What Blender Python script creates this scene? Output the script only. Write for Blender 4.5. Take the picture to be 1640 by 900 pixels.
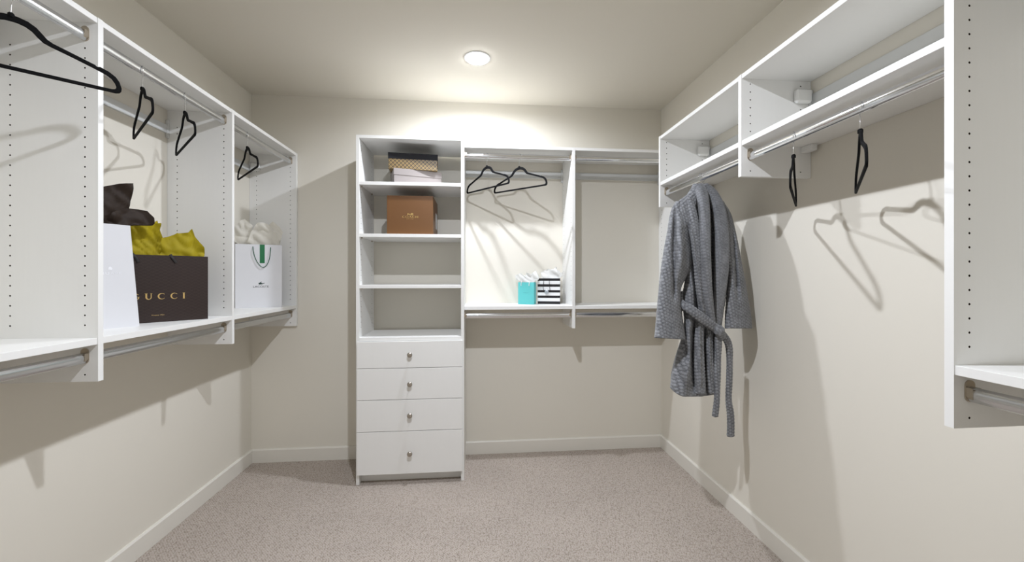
import bpy, bmesh, math, random
from mathutils import Vector, Matrix, noise

# ------------------------------------------------------------------ clear
for o in list(bpy.data.objects):
    bpy.data.objects.remove(o, do_unlink=True)
scene = bpy.context.scene
COL = scene.collection

# ------------------------------------------------------------------ camera
F, CX, HY = 640.0, 820.0, 441.6          # focal length / centre / horizon in the 1640x900 frame
YAW = math.atan(57.0 / F)
HC = 1.237
SA, CA = math.sin(YAW), math.cos(YAW)
cam_d = bpy.data.cameras.new('camera')
cam_d.sensor_width = 36.0
cam_d.lens = F / 1640.0 * 36.0
cam_d.shift_y = -(450.0 - HY) / 1640.0
cam_d.clip_start = 0.02
cam = bpy.data.objects.new('camera', cam_d)
cam.location = (0, 0, HC)
cam.rotation_euler = (math.pi / 2, 0, -YAW)
COL.objects.link(cam)
scene.camera = cam

# ------------------------------------------------------------------ world / exposure
w = bpy.data.worlds.new('world')
scene.world = w
w.use_nodes = True
w.node_tree.nodes['Background'].inputs[0].default_value = (0.6, 0.6, 0.6, 1)
w.node_tree.nodes['Background'].inputs[1].default_value = 0.05
scene.view_settings.view_transform = 'Standard'
scene.view_settings.look = 'None'
scene.view_settings.gamma = 1.0
scene.view_settings.use_curve_mapping = False
scene.view_settings.exposure = 0.0
LAMP_STRENGTH = 890.0

# ------------------------------------------------------------------ room measures
XL, XR, YB, YF, H = -1.487, 1.336, 2.792, -0.62, 2.44

# ------------------------------------------------------------------ helpers
def ray(x, y):
    u = (x - CX) / F
    return Vector((u * CA + SA, CA - u * SA, (HY - y) / F))

def on_line(x, y, P0, d):
    """point of the vertical plane through P0 along horizontal d that is seen at x,y -> (k along d, z)"""
    r = ray(x, y)
    # P0 + k d = t r  (xy)
    det = r.x * (-d[1]) - (-d[0]) * r.y
    t = (P0[0] * (-d[1]) - (-d[0]) * P0[1]) / det
    k = ((t * r.x - P0[0]) * d[0] + (t * r.y - P0[1]) * d[1]) / (d[0] ** 2 + d[1] ** 2)
    return k, HC + r.z * t

MATS = {}
def nodes(name):
    m = bpy.data.materials.new(name)
    m.use_nodes = True
    nt = m.node_tree
    b = nt.nodes['Principled BSDF']
    MATS[name] = m
    return m, nt, b

def N(nt, kind, **kw):
    n = nt.nodes.new(kind)
    for k, v in kw.items():
        if hasattr(n, k) and k not in n.inputs:
            setattr(n, k, v)
        else:
            n.inputs[k].default_value = v
    return n

def plain(name, col, rough=0.5, metal=0.0, spec=0.5, bump=None, vary=None, sheen=0.0, trans=0.0):
    m, nt, b = nodes(name)
    b.inputs['Base Color'].default_value = (*col, 1)
    b.inputs['Roughness'].default_value = rough
    b.inputs['Metallic'].default_value = metal
    b.inputs['Specular IOR Level'].default_value = spec
    if sheen:
        b.inputs['Sheen Weight'].default_value = sheen
    if bump or vary:
        tc = N(nt, 'ShaderNodeTexCoord')
    if vary:                                   # (scale, amount, stretch)
        mp = N(nt, 'ShaderNodeMapping'); mp.inputs['Scale'].default_value = vary[2]
        nz = N(nt, 'ShaderNodeTexNoise', Scale=vary[0], Detail=3.0)
        nt.links.new(tc.outputs['Object'], mp.inputs['Vector'])
        nt.links.new(mp.outputs[0], nz.inputs['Vector'])
        mx = N(nt, 'ShaderNodeMixRGB', blend_type='MIX')
        k = vary[1]
        mx.inputs[1].default_value = (*[c * (1 - k) for c in col], 1)
        mx.inputs[2].default_value = (*[min(1, c * (1 + k)) for c in col], 1)
        nt.links.new(nz.outputs['Fac'], mx.inputs[0])
        nt.links.new(mx.outputs[0], b.inputs['Base Color'])
    if bump:                                   # (scale, strength, distance, stretch)
        mp = N(nt, 'ShaderNodeMapping'); mp.inputs['Scale'].default_value = bump[3]
        nz = N(nt, 'ShaderNodeTexNoise', Scale=bump[0], Detail=3.0)
        nt.links.new(tc.outputs['Object'], mp.inputs['Vector'])
        nt.links.new(mp.outputs[0], nz.inputs['Vector'])
        bp = N(nt, 'ShaderNodeBump', Strength=bump[1], Distance=bump[2])
        nt.links.new(nz.outputs['Fac'], bp.inputs['Height'])
        nt.links.new(bp.outputs[0], b.inputs['Normal'])
    return m

ONE = (1, 1, 1)
plain('wall_paint', (0.78, 0.742, 0.655), 0.75, bump=(160, 0.12, 0.0006, ONE), vary=(1.5, 0.012, ONE))
plain('ceiling_paint', (0.755, 0.712, 0.62), 0.85, bump=(220, 0.15, 0.0006, ONE))
plain('trim_paint', (0.785, 0.755, 0.685), 0.42, bump=(40, 0.05, 0.0005, ONE))
plain('melamine', (0.865, 0.86, 0.835), 0.42, bump=(30, 0.10, 0.0003, (6, 6, 0.6)), vary=(14, 0.012, (8, 8, 0.5)))
plain('hole_core', (0.05, 0.036, 0.022), 0.9)
plain('chrome', (0.80, 0.81, 0.83), 0.10, 1.0)
plain('satin_rod', (0.62, 0.63, 0.64), 0.24, 1.0)
plain('nickel', (0.50, 0.44, 0.36), 0.30, 1.0)
plain('knob_nickel', (0.45, 0.41, 0.36), 0.32, 1.0)
plain('rail_metal', (0.72, 0.73, 0.72), 0.45, 0.15)
plain('white_plastic', (0.84, 0.84, 0.82), 0.35)
plain('velvet', (0.0045, 0.0045, 0.005), 0.85, spec=0.15, bump=(900, 0.2, 0.0004, ONE))
plain('black_plastic', (0.012, 0.012, 0.012), 0.5)
plain('paper_white', (0.73, 0.73, 0.75), 0.42, bump=(18, 0.12, 0.002, ONE))
plain('paper_emboss', (0.90, 0.90, 0.93), 0.28)
plain('paper_inner', (0.75, 0.74, 0.72), 0.7)
plain('paper_brown_box', (0.155, 0.066, 0.018), 0.42, bump=(400, 0.08, 0.0004, ONE))
plain('foil_gold', (0.80, 0.58, 0.24), 0.28, 0.85)
plain('print_dark', (0.06, 0.06, 0.065), 0.5)
plain('print_green', (0.012, 0.16, 0.055), 0.5)
plain('print_croc', (0.015, 0.045, 0.035), 0.5)
plain('cord_green', (0.006, 0.09, 0.04), 0.6)
plain('cord_black', (0.006, 0.006, 0.007), 0.6)
plain('ribbon_dark', (0.012, 0.009, 0.008), 0.6)
plain('turquoise', (0.13, 0.60, 0.60), 0.45, bump=(25, 0.08, 0.001, ONE))
plain('print_teal', (0.05, 0.33, 0.36), 0.5)
plain('cord_white', (0.85, 0.85, 0.84), 0.6)
plain('stripe_white', (0.80, 0.80, 0.80), 0.35)
plain('stripe_black', (0.008, 0.008, 0.010), 0.28)
plain('tag_silver', (0.45, 0.50, 0.55), 0.3, 0.6)
plain('box_blush', (0.27, 0.238, 0.224), 0.55, bump=(120, 0.1, 0.0005, ONE))
plain('box_black', (0.010, 0.010, 0.013), 0.6, spec=0.25)
plain('sticker', (0.75, 0.75, 0.75), 0.5)
plain('door_paint', (0.80, 0.79, 0.75), 0.4)
plain('trim_ring', (0.85, 0.85, 0.84), 0.4)

def tissue_mat(name, col, trans):
    m, nt, b = nodes(name)
    b.inputs['Base Color'].default_value = (*col, 1)
    b.inputs['Roughness'].default_value = 0.6
    b.inputs['Specular IOR Level'].default_value = 0.25
    tc = N(nt, 'ShaderNodeTexCoord')
    nz = N(nt, 'ShaderNodeTexNoise', Scale=30.0, Detail=3.0)
    nt.links.new(tc.outputs['Object'], nz.inputs['Vector'])
    bp = N(nt, 'ShaderNodeBump', Strength=0.2, Distance=0.004)
    nt.links.new(nz.outputs['Fac'], bp.inputs['Height'])
    nt.links.new(bp.outputs[0], b.inputs['Normal'])
    tr = N(nt, 'ShaderNodeBsdfTranslucent'); tr.inputs[0].default_value = (*col, 1)
    mx = N(nt, 'ShaderNodeMixShader'); mx.inputs[0].default_value = trans
    nt.links.new(b.outputs[0], mx.inputs[1]); nt.links.new(tr.outputs[0], mx.inputs[2])
    nt.links.new(mx.outputs[0], nt.nodes['Material Output'].inputs['Surface'])
tissue_mat('tissue_brown', (0.030, 0.019, 0.013), 0.12)
tissue_mat('tissue_yellow', (0.42, 0.335, 0.012), 0.25)
tissue_mat('tissue_cream', (0.80, 0.77, 0.69), 0.3)
tissue_mat('tissue_white', (0.88, 0.88, 0.86), 0.3)

def carpet_mat():
    m, nt, b = nodes('carpet')
    tc = N(nt, 'ShaderNodeTexCoord')
    mp = N(nt, 'ShaderNodeMapping')
    mp.inputs['Rotation'].default_value = (0, 0, math.radians(32))
    mp.inputs['Scale'].default_value = (1.0, 0.62, 1.0)
    nt.links.new(tc.outputs['Object'], mp.inputs['Vector'])
    vo = N(nt, 'ShaderNodeTexVoronoi', Scale=155.0, Randomness=0.5)
    nt.links.new(mp.outputs[0], vo.inputs['Vector'])
    r = N(nt, 'ShaderNodeValToRGB')
    r.color_ramp.elements[0].position = 0.12; r.color_ramp.elements[0].color = (0.59, 0.525, 0.47, 1)
    r.color_ramp.elements[1].position = 0.78; r.color_ramp.elements[1].color = (0.30, 0.25, 0.205, 1)
    e = r.color_ramp.elements.new(0.5); e.color = (0.50, 0.435, 0.38, 1)
    nt.links.new(vo.outputs['Distance'], r.inputs[0])
    nz = N(nt, 'ShaderNodeTexNoise', Scale=2.2, Detail=2.0)
    nt.links.new(tc.outputs['Object'], nz.inputs['Vector'])
    mx = N(nt, 'ShaderNodeMixRGB', blend_type='MULTIPLY'); mx.inputs[0].default_value = 1.0
    r2 = N(nt, 'ShaderNodeValToRGB')
    r2.color_ramp.elements[0].position = 0.3; r2.color_ramp.elements[0].color = (0.90, 0.90, 0.90, 1)
    r2.color_ramp.elements[1].position = 0.7; r2.color_ramp.elements[1].color = (1, 1, 1, 1)
    nt.links.new(nz.outputs['Fac'], r2.inputs[0])
    nt.links.new(r.outputs[0], mx.inputs[1]); nt.links.new(r2.outputs[0], mx.inputs[2])
    nt.links.new(mx.outputs[0], b.inputs['Base Color'])
    b.inputs['Roughness'].default_value = 0.95
    b.inputs['Specular IOR Level'].default_value = 0.1
    bp = N(nt, 'ShaderNodeBump', Strength=0.9, Distance=0.004); bp.invert = True
    nt.links.new(vo.outputs['Distance'], bp.inputs['Height'])
    nt.links.new(bp.outputs[0], b.inputs['Normal'])
carpet_mat()

def bag_brown_mat():
    m, nt, b = nodes('bag_brown')
    tc = N(nt, 'ShaderNodeTexCoord')
    sp = N(nt, 'ShaderNodeSeparateXYZ')
    nt.links.new(tc.outputs['Object'], sp.inputs[0])
    def wave(sign):
        a = N(nt, 'ShaderNodeMath', operation='MULTIPLY'); a.inputs[1].default_value = sign * 1.9
        nt.links.new(sp.outputs['Z'], a.inputs[0])
        s = N(nt, 'ShaderNodeMath', operation='ADD')
        nt.links.new(sp.outputs['X'], s.inputs[0]); nt.links.new(a.outputs[0], s.inputs[1])
        p = N(nt, 'ShaderNodeMath', operation='PINGPONG'); p.inputs[1].default_value = 0.013
        nt.links.new(s.outputs[0], p.inputs[0])
        l = N(nt, 'ShaderNodeMath', operation='LESS_THAN'); l.inputs[1].default_value = 0.0016
        nt.links.new(p.outputs[0], l.inputs[0])
        return l
    mxx = N(nt, 'ShaderNodeMath', operation='MAXIMUM')
    nt.links.new(wave(1).outputs[0], mxx.inputs[0]); nt.links.new(wave(-1).outputs[0], mxx.inputs[1])
    mc = N(nt, 'ShaderNodeMixRGB')
    mc.inputs[1].default_value = (0.030, 0.019, 0.0165, 1); mc.inputs[2].default_value = (0.041, 0.027, 0.0235, 1)
    nt.links.new(mxx.outputs[0], mc.inputs[0]); nt.links.new(mc.outputs[0], b.inputs['Base Color'])
    b.inputs['Roughness'].default_value = 0.42
    b.inputs['Specular IOR Level'].default_value = 0.35
bag_brown_mat()

def box_gold_mat():
    m, nt, b = nodes('box_gold')
    tc = N(nt, 'ShaderNodeTexCoord')
    sp = N(nt, 'ShaderNodeSeparateXYZ')
    nt.links.new(tc.outputs['Object'], sp.inputs[0])
    def pp(axis, d):
        p = N(nt, 'ShaderNodeMath', operation='PINGPONG'); p.inputs[1].default_value = d
        nt.links.new(sp.outputs[axis], p.inputs[0]); return p
    xy = N(nt, 'ShaderNodeMath', operation='ADD')
    nt.links.new(sp.outputs['X'], xy.inputs[0]); nt.links.new(sp.outputs['Y'], xy.inputs[1])
    p1 = N(nt, 'ShaderNodeMath', operation='PINGPONG'); p1.inputs[1].default_value = 0.012
    nt.links.new(xy.outputs[0], p1.inputs[0])
    p2 = pp('Z', 0.012)
    s = N(nt, 'ShaderNodeMath', operation='ADD')
    nt.links.new(p1.outputs[0], s.inputs[0]); nt.links.new(p2.outputs[0], s.inputs[1])
    p3 = N(nt, 'ShaderNodeMath', operation='PINGPONG'); p3.inputs[1].default_value = 0.0060
    nt.links.new(s.outputs[0], p3.inputs[0])
    l = N(nt, 'ShaderNodeMath', operation='GREATER_THAN'); l.inputs[1].default_value = 0.0029
    nt.links.new(p3.outputs[0], l.inputs[0])
    mc = N(nt, 'ShaderNodeMixRGB')
    mc.inputs[1].default_value = (0.02, 0.014, 0.010, 1); mc.inputs[2].default_value = (0.30, 0.20, 0.07, 1)
    nt.links.new(l.outputs[0], mc.inputs[0]); nt.links.new(mc.outputs[0], b.inputs['Base Color'])
    b.inputs['Roughness'].default_value = 0.4
box_gold_mat()

def robe_mat(name='plush', tone=1.0):
    m, nt, b = nodes(name)
    tc = N(nt, 'ShaderNodeTexCoord')
    at = N(nt, 'ShaderNodeAttribute'); at.attribute_name = 'puff'
    nz = N(nt, 'ShaderNodeTexNoise', Scale=260.0, Detail=3.0)
    nt.links.new(tc.outputs['Object'], nz.inputs['Vector'])
    nz2 = N(nt, 'ShaderNodeTexNoise', Scale=26.0, Detail=2.0)
    nt.links.new(tc.outputs['Object'], nz2.inputs['Vector'])
    ad = N(nt, 'ShaderNodeMath', operation='MULTIPLY_ADD'); ad.inputs[1].default_value = 1.0
    pm = N(nt, 'ShaderNodeMath', operation='MULTIPLY'); pm.inputs[1].default_value = 0.7
    nt.links.new(at.outputs['Fac'], pm.inputs[0])
    nt.links.new(nz.outputs['Fac'], ad.inputs[0]); nt.links.new(pm.outputs[0], ad.inputs[2])
    ad2 = N(nt, 'ShaderNodeMath', operation='MULTIPLY_ADD'); ad2.inputs[1].default_value = 0.5
    nt.links.new(nz2.outputs['Fac'], ad2.inputs[0]); nt.links.new(ad.outputs[0], ad2.inputs[2])
    r = N(nt, 'ShaderNodeValToRGB')
    r.color_ramp.elements[0].position = 0.35; r.color_ramp.elements[0].color = (*[c * tone for c in (0.072, 0.074, 0.081)], 1)
    r.color_ramp.elements[1].position = 1.0; r.color_ramp.elements[1].color = (*[c * tone for c in (0.375, 0.385, 0.405)], 1)
    mr = N(nt, 'ShaderNodeMapRange'); mr.inputs[1].default_value = 0.0; mr.inputs[2].default_value = 1.75
    nt.links.new(ad2.outputs[0], mr.inputs[0])
    nt.links.new(mr.outputs[0], r.inputs[0])
    nt.links.new(r.outputs[0], b.inputs['Base Color'])
    b.inputs['Roughness'].default_value = 0.9
    b.inputs['Specular IOR Level'].default_value = 0.15
    b.inputs['Sheen Weight'].default_value = 0.25
    b.inputs['Sheen Roughness'].default_value = 0.5
    bp = N(nt, 'ShaderNodeBump', Strength=0.7, Distance=0.003)
    nt.links.new(nz.outputs['Fac'], bp.inputs['Height'])
    nt.links.new(bp.outputs[0], b.inputs['Normal'])
robe_mat()

def emit_mat(name, col, strength):
    m, nt, b = nodes(name)
    e = N(nt, 'ShaderNodeEmission'); e.inputs[0].default_value = (*col, 1); e.inputs[1].default_value = strength
    nt.links.new(e.outputs[0], nt.nodes['Material Output'].inputs['Surface'])

class MB:
    """collects polygons; build() links them as one mesh object"""
    def __init__(s):
        s.v, s.f, s.m = [], [], []
    def add(s, verts, faces, mi=0):
        b = len(s.v)
        s.v += [tuple(v) for v in verts]
        s.f += [tuple(b + i for i in f) for f in faces]
        s.m += [mi] * len(faces)
    def box(s, x0, x1, y0, y1, z0, z1, c=0.0, mi=0):
        if c <= 0:
            vs = [(x, y, z) for z in (z0, z1) for y in (y0, y1) for x in (x0, x1)]
            s.add(vs, [(0, 2, 3, 1), (4, 5, 7, 6), (0, 1, 5, 4), (2, 6, 7, 3), (0, 4, 6, 2), (1, 3, 7, 5)], mi)
            return
        X, Y, Z = (x0, x1), (y0, y1), (z0, z1)
        vs, idx = [], {}
        for i in (0, 1):
            for j in (0, 1):
                for k in (0, 1):
                    px, py, pz = X[i], Y[j], Z[k]
                    sx, sy, sz = (c if i == 0 else -c), (c if j == 0 else -c), (c if k == 0 else -c)
                    idx[(i, j, k, 'x')] = len(vs); vs.append((px, py + sy, pz + sz))
                    idx[(i, j, k, 'y')] = len(vs); vs.append((px + sx, py, pz + sz))
                    idx[(i, j, k, 'z')] = len(vs); vs.append((px + sx, py + sy, pz))
        fs = []
        for i in (0, 1):
            q = [idx[(i, a, b, 'x')] for a, b in ((0, 0), (1, 0), (1, 1), (0, 1))]; fs.append(q if i else q[::-1])
            q = [idx[(a, i, b, 'y')] for a, b in ((0, 0), (1, 0), (1, 1), (0, 1))]; fs.append(q[::-1] if i else q)
            q = [idx[(a, b, i, 'z')] for a, b in ((0, 0), (1, 0), (1, 1), (0, 1))]; fs.append(q if i else q[::-1])
        for a in (0, 1):
            for b in (0, 1):
                fs.append([idx[(0, a, b, 'y')], idx[(1, a, b, 'y')], idx[(1, a, b, 'z')], idx[(0, a, b, 'z')]])
                fs.append([idx[(a, 0, b, 'x')], idx[(a, 1, b, 'x')], idx[(a, 1, b, 'z')], idx[(a, 0, b, 'z')]])
                fs.append([idx[(a, b, 0, 'x')], idx[(a, b, 1, 'x')], idx[(a, b, 1, 'y')], idx[(a, b, 0, 'y')]])
                for k in (0, 1):
                    fs.append([idx[(a, b, k, 'x')], idx[(a, b, k, 'y')], idx[(a, b, k, 'z')]])
        s.add(vs, fs, mi)
    def tube(s, pts, r, n=8, cap=True, mi=0, ref=None):
        """pts: vectors; r: number, list, or list of (a,b) half axes; ref: axis for the first half axis"""
        P = [Vector(p) for p in pts]
        m = len(P)
        rings = []
        u = None
        for i, p in enumerate(P):
            t = (P[min(i + 1, m - 1)] - P[max(i - 1, 0)]).normalized()
            if ref is not None:
                u = Vector(ref) - t * t.dot(Vector(ref))
            elif u is None:
                u = t.orthogonal()
            else:
                u = u - t * t.dot(u)
            u.normalize()
            v = t.cross(u)
            ri = r[i] if isinstance(r, (list, tuple)) else r
            a, b = ri if isinstance(ri, (list, tuple)) else (ri, ri)
            rings.append([p + u * (a * math.cos(2 * math.pi * k / n)) + v * (b * math.sin(2 * math.pi * k / n)) for k in range(n)])
        vs = [q for rg in rings for q in rg]
        fs = [(i * n + k, i * n + (k + 1) % n, (i + 1) * n + (k + 1) % n, (i + 1) * n + k) for i in range(m - 1) for k in range(n)]
        if cap:
            fs.append(tuple(range(n))[::-1]); fs.append(tuple((m - 1) * n + k for k in range(n)))
        s.add(vs, fs, mi)
    def lathe(s, prof, n=24, mi=0, axis='z', o=(0, 0, 0)):
        vs, fs = [], []
        for (r, h) in prof:
            for k in range(n):
                a = 2 * math.pi * k / n
                p = (r * math.cos(a), r * math.sin(a), h)
                if axis == 'y': p = (p[0], p[2], p[1])
                if axis == 'x': p = (p[2], p[0], p[1])
                vs.append((p[0] + o[0], p[1] + o[1], p[2] + o[2]))
        for i in range(len(prof) - 1):
            for k in range(n):
                fs.append((i * n + k, i * n + (k + 1) % n, (i + 1) * n + (k + 1) % n, (i + 1) * n + k))
        s.add(vs, fs, mi)
    def prism(s, poly, y0, y1, mi=0):
        """polygon in x,z extruded along y"""
        n = len(poly)
        vs = [(x, y0, z) for x, z in poly] + [(x, y1, z) for x, z in poly]
        fs = [tuple(range(n)), tuple(range(2 * n - 1, n - 1, -1))]
        fs += [(i, i + n, (i + 1) % n + n, (i + 1) % n) for i in range(n)]
        s.add(vs, fs, mi)
    def build(s, name, mats, parent=None, smooth=False, fix=True, loc=None):
        me = bpy.data.meshes.new(name)
        me.from_pydata(s.v, [], s.f)
        if isinstance(mats, str): mats = [mats]
        for k in mats: me.materials.append(MATS[k])
        me.polygons.foreach_set('material_index', s.m)
        if fix:
            bm = bmesh.new(); bm.from_mesh(me)
            bmesh.ops.recalc_face_normals(bm, faces=bm.faces)
            bm.to_mesh(me); bm.free()
        if smooth:
            me.polygons.foreach_set('use_smooth', [True] * len(me.polygons))
            if smooth is not True:
                me.set_sharp_from_angle(angle=math.radians(smooth))
        me.update()
        o = bpy.data.objects.new(name, me)
        COL.objects.link(o)
        if parent is not None: o.parent = parent
        if loc: o.location = loc
        return o

def tag(o, label, cat, group=None):
    o['label'] = label; o['category'] = cat
    if group: o['group'] = group
    return o
def thing(name, label, cat, loc=(0, 0, 0), rz=0.0, group=None):
    o = bpy.data.objects.new(name, None)
    o.empty_display_size = 0.05
    o.location = loc; o.rotation_euler = (0, 0, rz)
    COL.objects.link(o)
    return tag(o, label, cat, group)
def struct(o):
    o['kind'] = 'structure'; return o
def copy_tree(src, loc, rz, label):
    r = src.copy(); COL.objects.link(r); r.location = loc; r.rotation_euler = (0, 0, rz); r['label'] = label
    for ch in src.children:
        c = ch.copy(); COL.objects.link(c); c.parent = r
    return r

# ================================================================== ROOM
T = 0.10
def wallbox(name, mat, *a):
    m = MB(); m.box(*a); return struct(m.build(name, mat))
wallbox('floor', 'carpet', XL - T, XR + T, YF - T, YB + T, -0.08, 0.0)
wallbox('ceiling', 'ceiling_paint', XL - T, XR + T, YF - T, YB + T, H, H + 0.08)
wallbox('wall_left', 'wall_paint', XL - T, XL, YF - T, YB + T, 0, H)
wallbox('wall_right', 'wall_paint', XR, XR + T, YF - T, YB + T, 0, H)
wallbox('wall_back', 'wall_paint', XL, XR, YB, YB + T, 0, H)
m = MB()                                              # wall behind the camera, with a doorway
m.box(XL, -0.42, YF - T, YF, 0, H); m.box(0.42, XR, YF - T, YF, 0, H); m.box(-0.42, 0.42, YF - T, YF, 2.05, H)
struct(m.build('wall_front', 'wall_paint'))
dr = bpy.data.objects.new('door_1', None); COL.objects.link(dr); dr.location = (0, YF - 0.05, 0); struct(dr)
m = MB(); m.box(-0.40, 0.40, -0.02, 0.018, 0.006, 2.03, 0.002)
m.build('door_leaf', 'door_paint', dr)
for z0, z1 in ((0.18, 0.92), (1.05, 1.90)):
    for x0, x1 in ((-0.31, -0.04), (0.04, 0.31)):
        m = MB(); m.box(x0, x1, 0.0175, 0.026, z0, z1, 0.006); m.build('door_panel', 'door_paint', dr)
m = MB()
m.tube([(0.34, 0.016, 1.0), (0.34, 0.06, 1.0), (0.33, 0.066, 1.0), (0.23, 0.066, 1.0)], 0.009, 10)
m.lathe([(0.0, 0.017), (0.026, 0.017), (0.026, 0.025), (0.0, 0.026)], 20, axis='y', o=(0.34, 0, 1.0))
m.build('door_handle', 'knob_nickel', dr, 40)
m = MB()
for x0, x1, z0, z1 in ((-0.50, -0.415, 0, 2.14), (0.415, 0.50, 0, 2.14), (-0.415, 0.415, 2.055, 2.14)):
    m.box(x0, x1, YF, YF + 0.016, z0, z1, 0.002)
struct(m.build('trim_1', 'trim_paint'))

BH, BT = 0.088, 0.013
def baseboard(name, x0, x1, y0, y1, side):
    m = MB()
    # profile with a small chamfer on the room side
    if side in ('L', 'R'):
        a, s_ = (XL, 1) if side == 'L' else (XR, -1)
        prof = [(a, 0), (a + s_ * BT, 0), (a + s_ * BT, BH - 0.007), (a + s_ * 0.007, BH), (a, BH)]
        m.prism(prof, y0, y1)
    else:
        a, s_ = (YB, -1) if side == 'B' else (YF, 1)
        prof = [(a, 0), (a + s_ * BT, 0), (a + s_ * BT, BH - 0.007), (a + s_ * 0.007, BH), (a, BH)]
        n = 5
        vs = [(x0, p, z) for p, z in prof] + [(x1, p, z) for p, z in prof]
        fs = [tuple(range(n)), tuple(range(2 * n - 1, n - 1, -1))] + [(i, i + n, (i + 1) % n + n, (i + 1) % n) for i in range(n)]
        m.add(vs, fs)
    struct(m.build(name, 'trim_paint'))
baseboard('baseboard_left', 0, 0, YF, YB, 'L')
baseboard('baseboard_right', 0, 0, YF, YB, 'R')
baseboard('baseboard_back', XL + BT, XR - BT, 0, 0, 'B')
baseboard('baseboard_front_left', XL + BT, -0.50, 0, 0, 'F')
baseboard('baseboard_front_right', 0.50, XR - BT, 0, 0, 'F')

# ================================================================== LAMPS
emit_mat('lamp_lens', (0.97, 0.985, 1.03), 75.0)
emit_mat('lamp_core', (0.935, 0.985, 1.09), LAMP_STRENGTH * 0.68 * 4.6)
emit_mat('lamp_core_door', (0.935, 0.985, 1.09), LAMP_STRENGTH * 1.09 * 4.6)
def downlight(x, y, label, core='lamp_core'):
    t = thing('recessed_downlight', label, 'ceiling light', (x, y, H), 0, 'recessed ceiling lights')
    m = MB(); m.lathe([(0.060, 0.0005), (0.072, 0.0005), (0.073, -0.002), (0.070, -0.0035), (0.060, -0.004), (0.060, 0.0005)], 40)
    m.build('trim_ring', 'trim_ring', t, 40)
    m = MB(); m.lathe([(0.060, -0.001), (0.0585, -0.0075), (0.054, -0.0088), (0.042, -0.0090), (0.0390, -0.0082), (0.0390, -0.003)], 40)
    m.build('diffuser', 'lamp_lens', t, 50)
    m = MB(); m.lathe([(0.0390, -0.0030), (0.0255, -0.0030)], 40)
    m.build('reflector', 'trim_ring', t)
    m = MB(); m.lathe([(0.0255, -0.0030), (0.018, -0.0045), (0.009, -0.0052), (0.0005, -0.0054)], 24)
    m.build('lamp_core', core, t, True)
downlight(0.005, 2.217, 'lit round recessed ceiling light above the drawer tower')
downlight(-0.03, 0.90, 'lit round recessed ceiling light nearer the door', 'lamp_core_door')

# ================================================================== CLOSET PARTS
PT = 0.018          # board thickness
PITCH = 0.0312
def panel(name, parent, o, axis, D, z0, z1, cols, skip=()):
    """upright board with drilled pin holes. o: (x,y) of its wall-side corner on the low side of its thickness
       axis 'x+' / 'x-' : depth runs along +x / -x, thickness along +y;  'y-' : depth along -y, thickness along +x"""
    m = MB()
    def P(d, t, z):
        if axis == 'x+': return (o[0] + d, o[1] + t, z)
        if axis == 'x-': return (o[0] - d, o[1] + t, z)
        return (o[0] + t, o[1] - d, z)
    hc, r = 0.006, 0.0027
    zs = []
    z = z0 + 0.022
    while z < z1 - 0.03:
        if not any(a < z < b for a, b in skip): zs.append(z)
        z += PITCH
    ed = [0.0]
    for c in cols: ed += [c - hc, c + hc]
    ed.append(D)
    def q(t, a0, a1, b0, b1):
        m.add([P(a0, t, b0), P(a1, t, b0), P(a1, t, b1), P(a0, t, b1)], [(0, 1, 2, 3)])
    for t, inw in ((0.0, 1), (PT, -1)):
        for i in range(len(ed) - 1):
            if i % 2 == 0:
                q(t, ed[i], ed[i + 1], z0, z1); continue
            c = (ed[i] + ed[i + 1]) / 2
            prev = z0
            for zc in zs:
                q(t, ed[i], ed[i + 1], prev, zc - hc)
                prev = zc + hc
                oc = [(c + r * math.cos(math.pi / 8 + k * math.pi / 4), zc + r * math.sin(math.pi / 8 + k * math.pi / 4)) for k in range(8)]
                sq = [(c + hc, zc), (c + hc, zc + hc), (c, zc + hc), (c - hc, zc + hc), (c - hc, zc), (c - hc, zc - hc), (c, zc - hc), (c + hc, zc - hc)]
                vs = [P(a, t, b) for a, b in oc] + [P(a, t, b) for a, b in sq] + [P(a, t + inw * 0.008, b) for a, b in oc]
                m.add(vs, [(8 + k, 8 + (k + 1) % 8, k) for k in range(8)] + [(k, 8 + (k + 1) % 8, (k + 1) % 8) for k in range(8)])
                b0 = len(m.v) - 24
                for k in range(8):
                    m.f.append((b0 + k, b0 + (k + 1) % 8, b0 + 16 + (k + 1) % 8, b0 + 16 + k)); m.m.append(1)
                m.f.append(tuple(b0 + 16 + k for k in range(8))); m.m.append(1)
            q(t, ed[i], ed[i + 1], prev, z1)
    for (a, b) in (((0, z0), (D, z0)), ((D, z0), (D, z1)), ((D, z1), (0, z1)), ((0, z1), (0, z0))):
        m.add([P(a[0], 0, a[1]), P(b[0], 0, b[1]), P(b[0], PT, b[1]), P(a[0], PT, a[1])], [(0, 1, 2, 3)])
    return m.build(name, ['melamine', 'hole_core'], parent, fix=False)

def board(name, parent, x0, x1, y0, y1, z0, z1, mat='melamine'):
    m = MB(); m.box(x0, x1, y0, y1, z0, z1, 0.0006); return m.build(name, mat, parent)

def rod(parent, p0, p1, mat):
    """oval rod between two points, 15 x 30 mm"""
    m = MB(); m.tube([p0, p1], [(0.0168, 0.0100)] * 2, 20, ref=(0, 0, 1))
    return m.build('hanging_rod', mat, parent, 50)

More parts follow.
